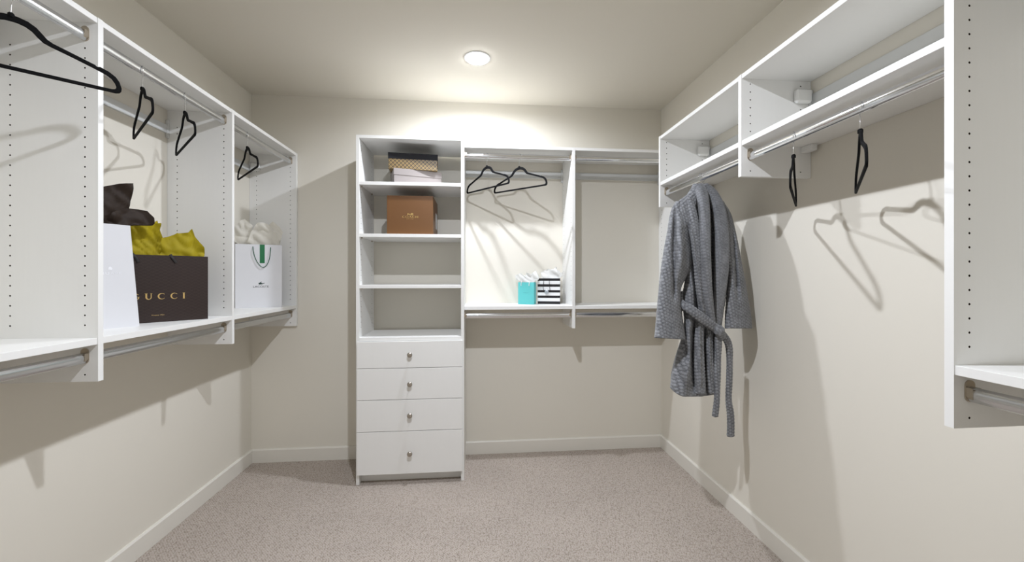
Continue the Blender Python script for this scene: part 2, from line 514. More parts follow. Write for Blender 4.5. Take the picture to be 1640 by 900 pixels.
def cup(parent, p, d):
    """rod holder on a board at p, facing along d (unit horizontal)"""
    d = Vector(d); s = Vector((-d.y, d.x, 0))
    P = Vector(p)
    m = MB()
    n = 10
    prof = []
    for k in range(n + 1):                          # stadium outline
        a = math.pi * k / n
        prof.append((0.0115 * math.cos(a), 0.013 + 0.0115 * math.sin(a)))
    for k in range(n + 1):
        a = math.pi + math.pi * k / n
        prof.append((0.0115 * math.cos(a), -0.012 + 0.0115 * math.sin(a)))
    k = len(prof)
    vs = [P + s * a + Vector((0, 0, b)) for a, b in prof] + [P + d * 0.003 + s * a + Vector((0, 0, b)) for a, b in prof]
    m.add(vs, [tuple(range(k)), tuple(range(2 * k - 1, k - 1, -1))] + [(i, i + k, (i + 1) % k + k, (i + 1) % k) for i in range(k)])
    # U shaped saddle that carries the rod
    out, inn = [], []
    for j in range(13):
        a = math.pi + math.pi * j / 12
        out.append((0.0112 * math.cos(a), -0.008 + 0.0112 * math.sin(a))); inn.append((0.0085 * math.cos(a), -0.008 + 0.0085 * math.sin(a)))
    out = [(-0.0112, 0.009)] + out + [(0.0112, 0.009)]; inn = [(-0.0085, 0.009)] + inn + [(0.0085, 0.009)]
    k = len(out)
    vs = []
    for dd in (0.002, 0.014):
        vs += [P + d * dd + s * a + Vector((0, 0, b)) for a, b in out] + [P + d * dd + s * a + Vector((0, 0, b)) for a, b in inn]
    fs = []
    for i in range(k - 1):
        fs += [(i, i + 1, k + i + 1, k + i), (2 * k + i, 3 * k + i, 3 * k + i + 1, 2 * k + i + 1),
               (i, 2 * k + i, 2 * k + i + 1, i + 1), (k + i, k + i + 1, 3 * k + i + 1, 3 * k + i)]
    m.add(vs, fs)
    return m.build('rod_holder', 'nickel', parent, 40)

Z0 = 0.903                       # underside of the long boards
SH = 1.041                       # top of the lower shelves
ROD_OFF = 0.036                  # rod centre behind the front edge

# ---------------------------------------------------------------- left unit
D = 0.295
LT = 2.053
u_left = thing('closet_unit', 'white wall hung closet unit carrying three large shopping bags', 'closet unit', (XL, 0.68, Z0))
LY = [0.679, 1.374, 2.0695, 2.770]
XF = XL + D
def loc_children(root):
    """children were built in world coordinates: keep them there"""
    root.rotation_euler = (0, 0, root.rotation_euler.z)
    inv = Matrix.Translation(root.location).inverted()
    for c in root.children:
        c.matrix_parent_inverse = inv
for i, y in enumerate(LY):
    panel('upright_panel', u_left, (XL + 0.001, y), 'x+', D, Z0, LT, (0.044, D - 0.038), ((LT - 0.085, LT), (SH - PT - 0.07, SH + 0.01)))
for i in range(3):
    y0, y1 = LY[i] + PT, LY[i + 1]
    board('top_shelf', u_left, XL + 0.001, XF - 0.001, y0, y1, LT - PT, LT)
    board('lower_shelf', u_left, XL + 0.001, XF - 0.001, y0, y1, SH - 0.021, SH)
    for zc, mt in ((LT - 0.060, 'satin_rod'), (SH - 0.021 - 0.042, 'satin_rod')):
        X = XF - ROD_OFF
        rod(u_left, (X, y0 + 0.002, zc), (X, y1 - 0.002, zc), mt)
        cup(u_left, (X, y0, zc + 0.006), (0, 1, 0)); cup(u_left, (X, y1, zc + 0.006), (0, -1, 0))
    m = MB(); m.box(XL, XL + 0.006, y0, y1, 1.925, 1.962, 0.001); m.box(XL, XL + 0.010, y0, y1, 1.921, 1.927, 0.0005)
    m.build('hanging_rail', 'rail_metal', u_left)
    m = MB(); m.box(XL + 0.001, XL + 0.012, y1 - 0.012, y1, 1.900, 1.985, 0.001)
    m.build('rail_bracket', 'rail_metal', u_left)
m = MB(); m.box(XL + 0.012, XL + 0.070, LY[3] - 0.020, LY[3], 1.922, 1.976, 0.006)
m.build('bracket_cover', 'white_plastic', u_left)
loc_children(u_left)

# ---------------------------------------------------------------- right unit
RT = 2.032
RM = 1.770                       # top of the middle shelf
XFR = XR - D
u_right = thing('closet_unit', 'white wall hung closet unit with the grey robe hanging from its rod', 'closet unit', (XR, 0.08, Z0))
RY = [0.070, 0.7847, 1.489, 2.187]
for i, y in enumerate(RY):
    zb = Z0 if i < 2 else 1.629
    sk = ((RT - 0.085, RT - 0.06), (SH - PT - 0.07, SH + 0.01)) if i < 2 else ((RM - 0.09, RM + 0.015),)
    panel('upright_panel', u_right, (XR - 0.001, y), 'x-', D, zb, RT, (0.044, D - 0.038), sk)
for i in range(3):
    y0, y1 = RY[i] + PT, RY[i + 1]
    board('top_shelf', u_right, XFR + 0.001, XR - 0.001, y0, y1, RT - PT, RT)
    X = XFR + ROD_OFF
    if i == 0:
        board('lower_shelf', u_right, XFR + 0.001, XR - 0.001, y0, y1, SH - 0.021, SH)
        rods = ((RT - 0.060, 'satin_rod'), (SH - 0.021 - 0.042, 'satin_rod'))
    else:
        board('middle_shelf', u_right, XFR + 0.001, XR - 0.001, y0, y1, RM - 0.020, RM)
        rods = ((RM - 0.020 - 0.040, 'chrome'),)
    for zc, mt in rods:
        rod(u_right, (X, y0 + 0.002, zc), (X, y1 - 0.002, zc), mt)
        cup(u_right, (X, y0, zc + 0.006), (0, 1, 0)); cup(u_right, (X, y1, zc + 0.006), (0, -1, 0))
    m = MB(); m.box(XR - 0.006, XR, y0, y1, 1.915, 1.960, 0.001); m.box(XR - 0.010, XR, y0, y1, 1.911, 1.917, 0.0005)
    m.build('hanging_rail', 'rail_metal', u_right)
    m = MB(); m.box(XR - 0.078, XR - 0.012, y1 - 0.024, y1, 1.922, 1.976, 0.007)
    m.build('bracket_cover', 'white_plastic', u_right)
    m = MB(); m.box(XR - 0.012, XR - 0.002, y1 - 0.012, y1, 1.900, 1.975, 0.001)
    m.build('rail_bracket', 'rail_metal', u_right)
    if i > 0:
        m = MB(); m.box(XR - 0.044, XR - 0.018, y1 - 0.050, y1, RM - 0.045, RM - 0.020, 0.002)
        m.build('shelf_block', 'white_plastic', u_right)
loc_children(u_right)

# ---------------------------------------------------------------- drawer tower
TX0, TX1, TY = -0.7085, -0.2755, 2.433
def tx(x):                                            # image column -> X on the tower front
    r = ray(x, 441); return r.x / r.y * TY
TX0, TX1 = tx(570.2), tx(743.2)
TT = 2.071
tower = thing('drawer_tower', 'tall white shelf tower with four drawers standing on the carpet', 'shelf tower', ((TX0 + TX1) / 2, YB, 0))
TD = YB - 0.014 - TY
for x in (TX0, TX1 - PT):
    panel('side_panel', tower, (x, YB - 0.014), 'y-', TD, 0.0, TT, (0.055, TD - 0.038), ((0.0, 0.9),))
xa, xb = TX0 + PT, TX1 - PT
board('top_board', tower, xa, xb, TY, YB - 0.014, TT - PT, TT)
for z in (1.797, 1.487, 1.182):
    board('shelf', tower, xa, xb, TY + 0.002, YB - 0.016, z - 0.020, z)
    for yy in (TY + 0.038, YB - 0.09):                # shelf pins under every shelf
        for xx, sg in ((xa, 1), (xb, -1)):
            m = MB(); m.tube([(xx, yy, z - 0.023), (xx + sg * 0.010, yy, z - 0.023)], 0.003, 8)
            m.build('shelf_pin', 'nickel', tower, 40)
board('fixed_shelf', tower, xa, xb, TY - 0.004, YB - 0.014, 0.850, 0.870)
dz = [0.850, 0.690, 0.503, 0.316, 0.062]
for i in range(4):
    m = MB(); m.box(TX0 + 0.009, TX1 - 0.009, TY - 0.017, TY - 0.0005, dz[i + 1] + 0.0015, dz[i] - 0.0015, 0.001)
    m.box(xa + 0.012, xb - 0.012, TY, TY + 0.33, dz[i + 1] + 0.02, dz[i] - 0.03)
    d = m.build('drawer', 'melamine', tower)
    zc = (0.7705, 0.597, 0.4125, 0.1875)[i]
    m = MB()
    m.lathe([(0.0, -0.0165), (0.0065, -0.0165), (0.0065, -0.022), (0.005, -0.028), (0.008, -0.032), (0.0135, -0.035), (0.0155, -0.039), (0.0145, -0.043), (0.010, -0.046), (0.0, -0.0472)], 24, axis='y', o=((TX0 + TX1) / 2, TY, zc))
    k = m.build('knob', 'knob_nickel', d, 50)
board('kick_plate', tower, xa, xb, TY + 0.045, TY + 0.063, 0.0, 0.064)
def keep_world(root):
    inv = Matrix.Translation(root.location).inverted()
    for c in root.children:
        c.matrix_parent_inverse = inv
keep_world(tower)

# ---------------------------------------------------------------- back unit
BTZ = 2.053
BY = 2.497
BD = YB - BY
u_back = thing('closet_unit', 'white wall hung closet unit with two small gift bags beside the drawer tower', 'closet unit', (0.5, YB, Z0))
def bx(x):
    r = ray(x, 441); return r.x / r.y * BY
xm1 = bx(921.2); xm0 = xm1 - PT
panel('upright_panel', u_back, (xm0, YB - 0.001), 'y-', BD - 0.001, Z0, BTZ, (0.044, BD - 0.038), ((BTZ - 0.085, BTZ), (SH - PT - 0.07, SH + 0.01)))
panel('upright_panel', u_back, (XR - PT - 0.001, YB - 0.001), 'y-', BD - 0.001, Z0, BTZ, (0.044, BD - 0.038), ((BTZ - 0.085, BTZ), (SH - PT - 0.07, SH + 0.01)))
for x0, x1, mt in ((TX1, xm0, 'chrome'), (xm1, XR - PT - 0.001, 'chrome')):
    board('top_shelf', u_back, x0, x1, BY + 0.001, YB - 0.001, BTZ - PT, BTZ)
    board('lower_shelf', u_back, x0, x1, BY + 0.001, YB - 0.001, SH - 0.016, SH + 0.005)
    for zc in (BTZ - 0.058, SH - 0.016 - 0.040):
        Y = BY + ROD_OFF
        rod(u_back, (x0 + 0.002, Y, zc), (x1 - 0.002, Y, zc), mt)
        cup(u_back, (x0, Y, zc + 0.006), (1, 0, 0)); cup(u_back, (x1, Y, zc + 0.006), (-1, 0, 0))
    m = MB(); m.box(x0, x1, YB - 0.006, YB, 1.925, 1.968, 0.001); m.box(x0, x1, YB - 0.010, YB, 1.921, 1.927, 0.0005)
    m.build('hanging_rail', 'rail_metal', u_back)
    m = MB(); m.box(x1 - 0.012, x1, YB - 0.012, YB - 0.001, 1.895, 1.985, 0.001)
    m.build('rail_bracket', 'rail_metal', u_back)
keep_world(u_back)

# ================================================================== HANGERS
def make_hanger(label):
    t = thing('clothes_hanger', label, 'hanger', (0, 0, 0), 0, 'black velvet hangers')
    # half outline (x>0): outer from top centre to bottom centre, inner the same way.  z=0 is the top of the velvet body
    outer = [(0, 0.0), (0.012, -0.001), (0.028, -0.006), (0.042, -0.016), (0.052, -0.029), (0.060, -0.040), (0.070, -0.047),
             (0.110, -0.062), (0.148, -0.0765), (0.1485, -0.0785), (0.152, -0.080), (0.157, -0.0785), (0.174, -0.086), (0.188, -0.097), (0.196, -0.111), (0.200, -0.128),
             (0.199, -0.137), (0.195, -0.1425), (0.188, -0.145), (0.10, -0.145), (0, -0.145)]
    inner = [(0, -0.0165), (0.010, -0.017), (0.023, -0.021), (0.034, -0.029), (0.043, -0.041), (0.053, -0.0515), (0.066, -0.0575),
             (0.107, -0.072), (0.145, -0.0868), (0.146, -0.0872), (0.149, -0.0885), (0.154, -0.0905), (0.168, -0.0965), (0.179, -0.105), (0.186, -0.116), (0.189, -0.126),
             (0.188, -0.131), (0.185, -0.134), (0.180, -0.1355), (0.10, -0.1355), (0, -0.1355)]
    def full(h):
        h = [(x * 1.05, z) for x, z in h]
        return h + [(-x, z) for x, z in h[-2:0:-1]]
    O, I = full(outer), full(inner)
    n = len(O)
    th, c = 0.0030, 0.0012
    m = MB()
    vs = []
    def ins(a, b, k):                                 # move a toward b a little (rounded rim)
        d = math.hypot(b[0] - a[0], b[1] - a[1]); return (a[0] + (b[0] - a[0]) * k / d, a[1] + (b[1] - a[1]) * k / d)
    for y, lst in ((-th, [ins(O[i], I[i], c) for i in range(n)]), (-th + c, O), (th - c, O), (th, [ins(O[i], I[i], c) for i in range(n)]),
                   (th, [ins(I[i], O[i], c) for i in range(n)]), (th - c, I), (-th + c, I), (-th, [ins(I[i], O[i], c) for i in range(n)])):
        vs += [(x, y, z) for x, z in lst]
    fs = []
    for r in range(8):
        a, b = r * n, ((r + 1) % 8) * n
        for i in range(n):
            j = (i + 1) % n
            fs.append((a + i, a + j, b + j, b + i))
    m.add(vs, fs)
    m.lathe([(0.0, 0.006), (0.004, 0.006), (0.0065, 0.003), (0.0065, -0.006), (0.0, -0.006)], 12)
    m.build('hanger_body', 'velvet', t, 40)
    m = MB()
    pts = [(0, 0, 0.002), (0, 0, 0.026), (0.0005, 0, 0.040)]
    cx, cz, R = 0.0, 0.063, 0.0205
    for k in range(19):
        a = math.radians(-62 + k * 14.5)
        pts.append((cx + R * math.cos(a), 0, cz + R * math.sin(a)))
    pts[2] = (0.004, 0, 0.041)
    m.tube(pts, 0.0016, 8)
    m.build('hook', 'chrome', t, 50)
    return t
HOOK_TOP = 0.0835 - 0.0016        # inner top of the hook above the body top
def place(rodxy, zrod, deg):
    return (rodxy[0], rodxy[1], zrod + 0.0166 - HOOK_TOP), math.radians(deg)
xl, xr_, yb = XF - ROD_OFF, XFR + ROD_OFF, BY + ROD_OFF
zl, zr, zb_ = LT - 0.060, RM - 0.060, BTZ - 0.058
spots = [
    ((xl, 1.172), zl, 39, 'black velvet hanger in the empty bay next to the white embossed bag'),
    ((xl, 1.590), zl, -45, 'black velvet hanger over the dark brown bag, the nearer one to the white embossed bag'),
    ((xl, 1.806), zl, -47, 'black velvet hanger over the dark brown bag, the one farther from the white embossed bag'),
    ((xl, 2.268), zl, -49, 'black velvet hanger above the white bag with the green cord handle'),
    ((0.066, yb), zb_, -51.5, 'black velvet hanger next to the drawer tower, overlapping its neighbour'),
    ((0.272, yb), zb_, -42, 'black velvet hanger above the two small gift bags, farther from the drawer tower'),
    ((xr_, 1.272), zr, 47.5, 'black velvet hanger on the chrome rod beside the grey robe, nearer the robe'),
    ((xr_, 1.034), zr, 47, 'black velvet hanger on the chrome rod, farther from the grey robe'),
]
proto = None
for (pxy, z, dg, lab) in spots:
    loc, rz = place(pxy, z, dg)
    if proto is None:
        proto = make_hanger(lab); proto.location = loc; proto.rotation_euler = (0, 0, rz)
    else:
        copy_tree(proto, loc, rz, lab)
ROBE_O = (xr_, 1.83)
RANG = math.radians(8)
loc, rz = place(ROBE_O, zr, math.degrees(RANG))
rh = copy_tree(proto, loc, rz, 'black hanger inside the grey robe, only its chrome hook showing')
for c_ in rh.children:
    if c_.name.startswith('hanger_body'): c_.scale = (0.42, 1, 0.5)

# ================================================================== TEXT
def text_mesh(body, width, height=None, spacing=1.0):
    cu = bpy.data.curves.new('t', 'FONT'); cu.body = body; cu.size = 1.0; cu.space_character = spacing
    cu.align_x = 'CENTER'; cu.extrude = 0.0
    ob = bpy.data.objects.new('t', cu); COL.objects.link(ob)
    bpy.context.view_layer.update()
    me = bpy.data.meshes.new_from_object(ob.evaluated_get(bpy.context.evaluated_depsgraph_get()))
    bpy.data.objects.remove(ob, do_unlink=True)
    xs = [v.co.x for v in me.vertices]; ys = [v.co.y for v in me.vertices]
    w0, h0 = max(xs) - min(xs), max(ys) - min(ys)
    sx = width / w0; sy = (height / h0) if height else sx
    cx, cy = (max(xs) + min(xs)) / 2, (max(ys) + min(ys)) / 2
    V = [((v.co.x - cx) * sx, (v.co.y - cy) * sy) for v in me.vertices]
    Fc = [tuple(p.vertices) for p in me.polygons]
    bpy.data.meshes.remove(me)
    return V, Fc
def flat(name, V, Fc, mat, parent, x, z, y=-0.0006):
    m = MB(); m.add([(x + a, y, z + b) for a, b in V], Fc)
    return m.build(name, mat, parent, fix=False)
def serif_letters(word, h, gap):
    """capital letters with thick and thin strokes: C G U I O A H"""
    V, Fc = [], []
    def poly(pts): 
        b = len(V); V.extend(pts); Fc.append(tuple(range(b, b + len(pts))))
    def arc(cx, rx, ri, sh, a0, a1, n=26):
        prev = None
        for k in range(n + 1):
            a = math.radians(a0 + (a1 - a0) * k / n)
            o_ = (cx + rx * math.cos(a), h / 2 * math.sin(a)); i_ = (cx + sh + ri * math.cos(a), h * 0.415 * math.sin(a))
            if prev: poly([prev[0], o_, i_, prev[1]])
            prev = (o_, i_)
    x = 0.0
    for ch in word:
        if ch in 'CG':
            wd = h * 1.02; arc(x + h * 0.54, h * 0.54, h * 0.39, h * 0.065, 40, 320)
            if ch == 'G': poly([(x + h * 0.84, -h * 0.38), (x + h * 1.0, -h * 0.34), (x + h * 1.0, -h * 0.02), (x + h * 0.84, -h * 0.02)]); poly([(x + h * 0.72, -h * 0.045), (x + h * 1.08, -h * 0.045), (x + h * 1.08, 0.0), (x + h * 0.72, 0.0)])
        elif ch == 'O':
            wd = h * 1.08; arc(x + h * 0.54, h * 0.54, h * 0.40, 0, 0, 360, 32)
        elif ch == 'I':
            wd = h * 0.30
            poly([(x + h * 0.03, -h / 2), (x + h * 0.27, -h / 2), (x + h * 0.27, h / 2), (x + h * 0.03, h / 2)])
            for s in (-1, 1): poly([(x - h * 0.02, s * h / 2), (x + h * 0.32, s * h / 2), (x + h * 0.32, s * h * 0.46), (x - h * 0.02, s * h * 0.46)])
        elif ch == 'H':
            wd = h * 1.0
            for a in (0.05, 0.75):
                poly([(x + h * a, -h / 2), (x + h * (a + 0.2), -h / 2), (x + h * (a + 0.2), h / 2), (x + h * a, h / 2)])
            poly([(x + h * 0.2, -h * 0.04), (x + h * 0.8, -h * 0.04), (x + h * 0.8, h * 0.04), (x + h * 0.2, h * 0.04)])
        elif ch == 'A':
            wd = h * 1.1
            poly([(x, -h / 2), (x + h * 0.08, -h / 2), (x + h * 0.52, h / 2), (x + h * 0.46, h / 2)])
            poly([(x + h * 0.80, -h / 2), (x + h * 1.06, -h / 2), (x + h * 0.64, h / 2), (x + h * 0.44, h / 2)])
            poly([(x + h * 0.22, -h * 0.17), (x + h * 0.82, -h * 0.17), (x + h * 0.82, -h * 0.10), (x + h * 0.22, -h * 0.10)])
        elif ch == 'U':
            wd = h * 0.95
            poly([(x + h * 0.06, -h * 0.1), (x + h * 0.29, -h * 0.1), (x + h * 0.29, h / 2), (x + h * 0.06, h / 2)])
            poly([(x + h * 0.76, -h * 0.1), (x + h * 0.88, -h * 0.1), (x + h * 0.88, h / 2), (x + h * 0.76, h / 2)])
            n = 16; prev = None
            for k in range(n + 1):
                a = math.pi + math.pi * k / n
                o_ = (x + h * 0.47 + h * 0.41 * math.cos(a), -h * 0.1 + h * 0.40 * math.sin(a)); i_ = (x + h * 0.525 + h * 0.235 * math.cos(a), -h * 0.1 + h * 0.285 * math.sin(a))
                if prev: poly([prev[0], o_, i_, prev[1]])
                prev = (o_, i_)
            for a, b in ((-0.04, 0.36), (0.70, 0.98)): poly([(x + h * a, h / 2), (x + h * b, h / 2), (x + h * b, h * 0.46), (x + h * a, h * 0.46)])
        x += wd + gap * h
    x -= gap * h
    return [(a - x / 2, b) for a, b in V], Fc

# ================================================================== BAGS
def bag_thing(label, P, deg, group=None):
    return thing('shopping_bag', label, 'bag', (P[0], P[1], P[2]), math.radians(deg), group)
def bag_body(t, W, Hh, Dp, mats, rows=None, shear=(0, 0), gus=0.012, mi_rows=None, inner='paper_inner'):
    """front face on local y=0 from x=-W/2..W/2, depth to +y"""
    rows = rows or [0, 0.35, 0.7, 1.0]
    m = MB()
    th = 0.0012
    def ring(f, off):
        g = gus * f
        pts = [(-W / 2 + off, off), (W / 2 - off, off), (W / 2 - g - off, Dp / 2), (W / 2 - off, Dp - off), (-W / 2 + off, Dp - off), (-W / 2 + g + off, Dp / 2)]
        return [(x + shear[0] * f, y + shear[1] * f, Hh * f) for x, y in pts]
    mats = [mats] if isinstance(mats, str) else mats
    nin = len(mats)
    for off, mi in ((0, None), (th, nin)):
        rs = [ring(f, off) for f in rows]
        for i in range(len(rows) - 1):
            k = (mi_rows[i] if mi_rows else 0) if mi is None else mi
            m.add(rs[i] + rs[i + 1], [(j, (j + 1) % 6, 6 + (j + 1) % 6, 6 + j) for j in range(6)], k)
    a, b = ring(1, 0), ring(1, th)
    m.add(a + b, [(j, (j + 1) % 6, 6 + (j + 1) % 6, 6 + j) for j in range(6)], (mi_rows[-1] if mi_rows else 0))
    m.add(ring(0, 0), [(0, 1, 2, 3, 4, 5)], (mi_rows[0] if mi_rows else 0))
    return m.build('bag_body', mats + [inner], t)
def cord(t, pts, r, mat, name='handle'):
    P = [Vector(p) for p in pts]                       # smooth through the points
    out = []
    for i in range(len(P) - 1):
        p0, p1, p2, p3 = P[max(i - 1, 0)], P[i], P[i + 1], P[min(i + 2, len(P) - 1)]
        for k in range(6):
            u = k / 6
            out.append(0.5 * ((2 * p1) + (p2 - p0) * u + (2 * p0 - 5 * p1 + 4 * p2 - p3) * u * u + (3 * p1 - p0 - 3 * p2 + p3) * u ** 3))
    out.append(P[-1])
    flatcord = isinstance(r, tuple)
    m = MB(); m.tube(out, [r] * len(out) if flatcord else r, 8, ref=(0, 1, 0) if flatcord else None)
    return m.build(name, mat, t, True)

def tissue(label, mat, base, dvec, sheets, seed, bag, spread=2.2):
    """sheets: (offset behind base plane, sink depth, [(k, ztop), ...]) ; crumpled paper sheets standing up out of a bag.
       k runs along the horizontal unit vector dvec from base;
       bag = (front left corner, width, depth, z of the rim, gusset, shear, height): the paper stays inside the bag below its rim"""
    rnd = random.Random(seed)
    nrm = Vector((-dvec[1], dvec[0], 0))
    m = MB()
    mid = None
    zmin = min(s[1] for s in sheets)
    k0 = sum(k for k, z in sheets[0][2]) / len(sheets[0][2])
    org = Vector((base[0] + dvec[0] * k0, base[1] + dvec[1] * k0, zmin))
    for off, zb, top, amp in sheets:
        ks = [k for k, z in top]; kmin, kmax = min(ks), max(ks)
        L = [0.0]
        for a, b in zip(top, top[1:]): L.append(L[-1] + math.hypot(b[0] - a[0], b[1] - a[1]))
        def at(s):
            for i in range(len(top) - 1):
                if s <= L[i + 1] or i == len(top) - 2:
                    u = (s - L[i]) / max(1e-6, L[i + 1] - L[i]); return (top[i][0] + (top[i + 1][0] - top[i][0]) * u, top[i][1] + (top[i + 1][1] - top[i][1]) * u)
        nx, ny = 46, 20
        cols = sorted(set([round(L[-1] * i / nx, 5) for i in range(nx + 1)] + [round(l, 5) for l in L]))
        nx = len(cols)
        sc = 0.055 / max(0.03, 0.25 * (kmax - kmin) + 0.02)
        ph = rnd.uniform(0, 50)
        def crumple(k, z):                             # large soft folds with a few sharp creases
            p = Vector((k * 17 * sc + ph, z * 13 * sc, ph))
            q = Vector((k * 22 * sc + z * 20 * sc + ph, z * 11 * sc - k * 12 * sc, ph * 1.7))
            return noise.noise(p) + 1.1 * (0.5 - 2.0 * abs(noise.noise(q))) + 0.12 * (0.4 - 2.0 * abs(noise.noise(q * 2.3)))
        grid = []
        for j in range(ny):
            f = j / (ny - 1)
            row = []
            for i, s in enumerate(cols):
                kt, zt = at(s)
                kb = kmin + (kmax - kmin) * (0.10 + 0.80 * i / (nx - 1))
                k = kb + (kt - kb) * f ** 0.8
                z = zb + (zt - zb) * f
                dd = off + amp * crumple(k, z) * (0.35 + 0.65 * f)
                P = Vector((base[0], base[1], 0)) + Vector((dvec[0], dvec[1], 0)) * k + nrm * dd
                c0, bw_, bd_, rim, gs, sh_, bh_ = bag
                f_ = min(1.0, 1 - (rim - z) / bh_)
                rel = Vector((P.x - c0[0], P.y - c0[1]))
                lx = rel.x * dvec[0] + rel.y * dvec[1] - sh_[0] * f_; ly = rel.x * nrm.x + rel.y * nrm.y - sh_[1] * f_
                free = max(0.0, z - rim - 0.003) * spread       # spreads out again above the rim
                lx = min(max(lx, gs + 0.0012 - free), bw_ - gs - 0.0012 + free)
                ly = min(max(ly, 0.0010 - free), bd_ - 0.0010 + free)
                lx += sh_[0] * f_; ly += sh_[1] * f_
                P = Vector((c0[0], c0[1], 0)) + Vector((dvec[0], dvec[1], 0)) * lx + nrm * ly
                P.x = max(P.x, XL + 0.005); P.y = min(P.y, YB - 0.005)
                row.append(P + Vector((0, 0, z)) - org)
            grid.append(row)
        vs = [p for r in grid for p in r]
        fs = []
        for j in range(ny - 1):
            for i in range(nx - 1):
                a, b, c, d_ = j * nx + i, j * nx + i + 1, (j + 1) * nx + i + 1, (j + 1) * nx + i
                fs += [(a, b, c), (a, c, d_)] if (i + j) % 2 else [(a, b, d_), (b, c, d_)]
        m.add(vs, fs)
    o = m.build('tissue_paper', mat, None, smooth=True)
    o.location = org
    return tag(o, label, 'tissue paper', 'tissue paper in the bags')

# ---- dark brown bag, left unit
dG = Vector((0.694, 0.720)); dG.normalize()
RG = Vector((-1.218, 1.936)); WG, HG, DG = 0.300, 0.283, 0.070
cG = RG - dG * (WG / 2)
b = bag_thing('dark brown paper bag with gold capital letters and yellow tissue', (cG.x, cG.y, SH), math.degrees(math.atan2(dG.y, dG.x)))
bag_body(b, WG, HG, DG, 'bag_brown', gus=0.008)
def put(bx_, by_, R0, d, W):                           # image point on the front of a bag -> local x, z
    k, z = on_line(bx_, by_, R0, d); return k + W / 2, z - SH
x0, z0 = put(214, 476, RG, dG, WG); x1, z1 = put(292.5, 473, RG, dG, WG)
V, Fc = serif_letters('GUCCI', 0.026, 0.72)
wv = max(v[0] for v in V) - min(v[0] for v in V); kx = (x1 - x0) / wv * 1.10
flat('lettering', [(a * kx, c) for a, c in V], Fc, 'foil_gold', b, (x0 + x1) / 2, (z0 + z1) / 2)['label'] = 'gold serif capital letters'
x0, z0 = put(243, 505, RG, dG, WG); x1, z1 = put(263, 504, RG, dG, WG)
V, Fc = text_mesh('Firenze 1921', x1 - x0, 0.0050)
flat('small_lettering', V, Fc, 'foil_gold', b, (x0 + x1) / 2, (z0 + z1) / 2)
for pxs in (((212, 405), (214, 409), (219, 415), (221.5, 420)), ((274, 408), (276, 413), (280, 418), (282.5, 421))):
    pts = []
    for q in pxs:
        x, z = put(*q, RG, dG, WG); pts.append((x, -0.003, z))
    pts = [(pts[0][0] - 0.002, 0.004, HG + 0.004)] + pts[1:]
    cord(b, pts, (0.0012, 0.0055), 'ribbon_dark', 'ribbon_handle')
B0 = RG - dG * WG
nG = Vector((-dG.y, dG.x))
def trace(pts, base, d):
    out = []
    for q in pts:
        out.append(on_line(q[0], q[1], base, d))
    return out
bp_ = B0 + nG * 0.030
bp2 = B0 + nG * 0.052
bp1 = B0 + nG * 0.014
zt = SH + HG - 0.06
yel_a = [(204, 404), (204, 357), (225, 355), (240, 354), (250, 358), (258, 357), (256, 372), (258, 380), (258, 402)]
yel_b = [(255, 405), (257, 381), (270, 379), (288, 373), (303, 372), (309, 366), (314, 378), (321, 388), (328, 396), (331, 405), (326, 412)]
yel_c = [(235, 385), (248, 355), (252, 353), (262, 385), (284, 373), (290, 376), (300, 395)]
tissue('crumpled mustard yellow tissue paper rising from the dark brown bag', 'tissue_yellow', bp1, dG,
       [(0.0, zt, trace(yel_a, bp1, dG), 0.016), (0.016, zt, trace(yel_b, bp1, dG), 0.016), (0.040, zt, trace(yel_c, bp2, dG), 0.010)], 5, (B0, WG, DG, SH + HG, 0.008, (0, 0), HG))

# ---- white embossed bag, left unit
dW = Vector((0.5, 0.866)); RW = Vector((-1.310, 1.683)); WW, HW, DW = 0.195, 0.390, 0.030
cW = RW - dW * (WW / 2)
b = bag_thing('plain white paper bag with faint embossed lettering and dark brown tissue', (cW.x, cW.y, SH), 60)
bag_body(b, WW, HW, DW, 'paper_white', gus=0.004, shear=(-0.022, 0.016))
# embossed word, follows the slight lean of the bag
V, Fc = text_mesh('LIUAPE', 0.062, 0.010, 1.25)
zE = 0.205
k0, _ = on_line(181, 448, RW, dW)
m = MB(); m.add([(k0 + WW / 2 + 0.008 + a - 0.022 * (zE + c) / HW, 0.016 * (zE + c) / HW - 0.0006, zE + c) for a, c in V], Fc)
m.build('embossed_lettering', 'paper_emboss', b, fix=False)
m = MB(); cxx = k0 + WW / 2 + 0.008
m.add([(cxx + a - 0.022 * (zE + c) / HW, 0.016 * (zE + c) / HW - 0.0006, zE + c) for a, c in ((-0.006, 0.014), (0.005, 0.013), (0.006, 0.020), (0.0, 0.026), (-0.005, 0.021))], [(0, 1, 2, 3, 4)])
m.build('embossed_emblem', 'paper_emboss', b, fix=False)
BW = RW - dW * WW + Vector((-0.020, 0.0))
bw1 = BW + Vector((-dW.y, dW.x)) * 0.016
zt = SH + HW - 0.06
br_a = [(140, 365), (145, 318), (164, 299), (192, 294), (213, 293.5), (212, 318), (204, 333), (200, 362)]
br_b = [(160, 368), (178, 340), (206, 333), (224, 335), (237, 338), (246, 349), (247.5, 358), (243, 367), (228, 369), (212, 367)]
tissue('crumpled dark brown tissue paper rising from the white embossed bag', 'tissue_brown', bw1, dW,
       [(0.004, zt, trace(br_a, bw1, dW), 0.013), (0.0, zt + 0.035, trace(br_b, bw1, dW), 0.014)], 11, (RW - dW * WW, WW, DW, SH + HW, 0.004, (-0.022, 0.016), HW), 14.0)

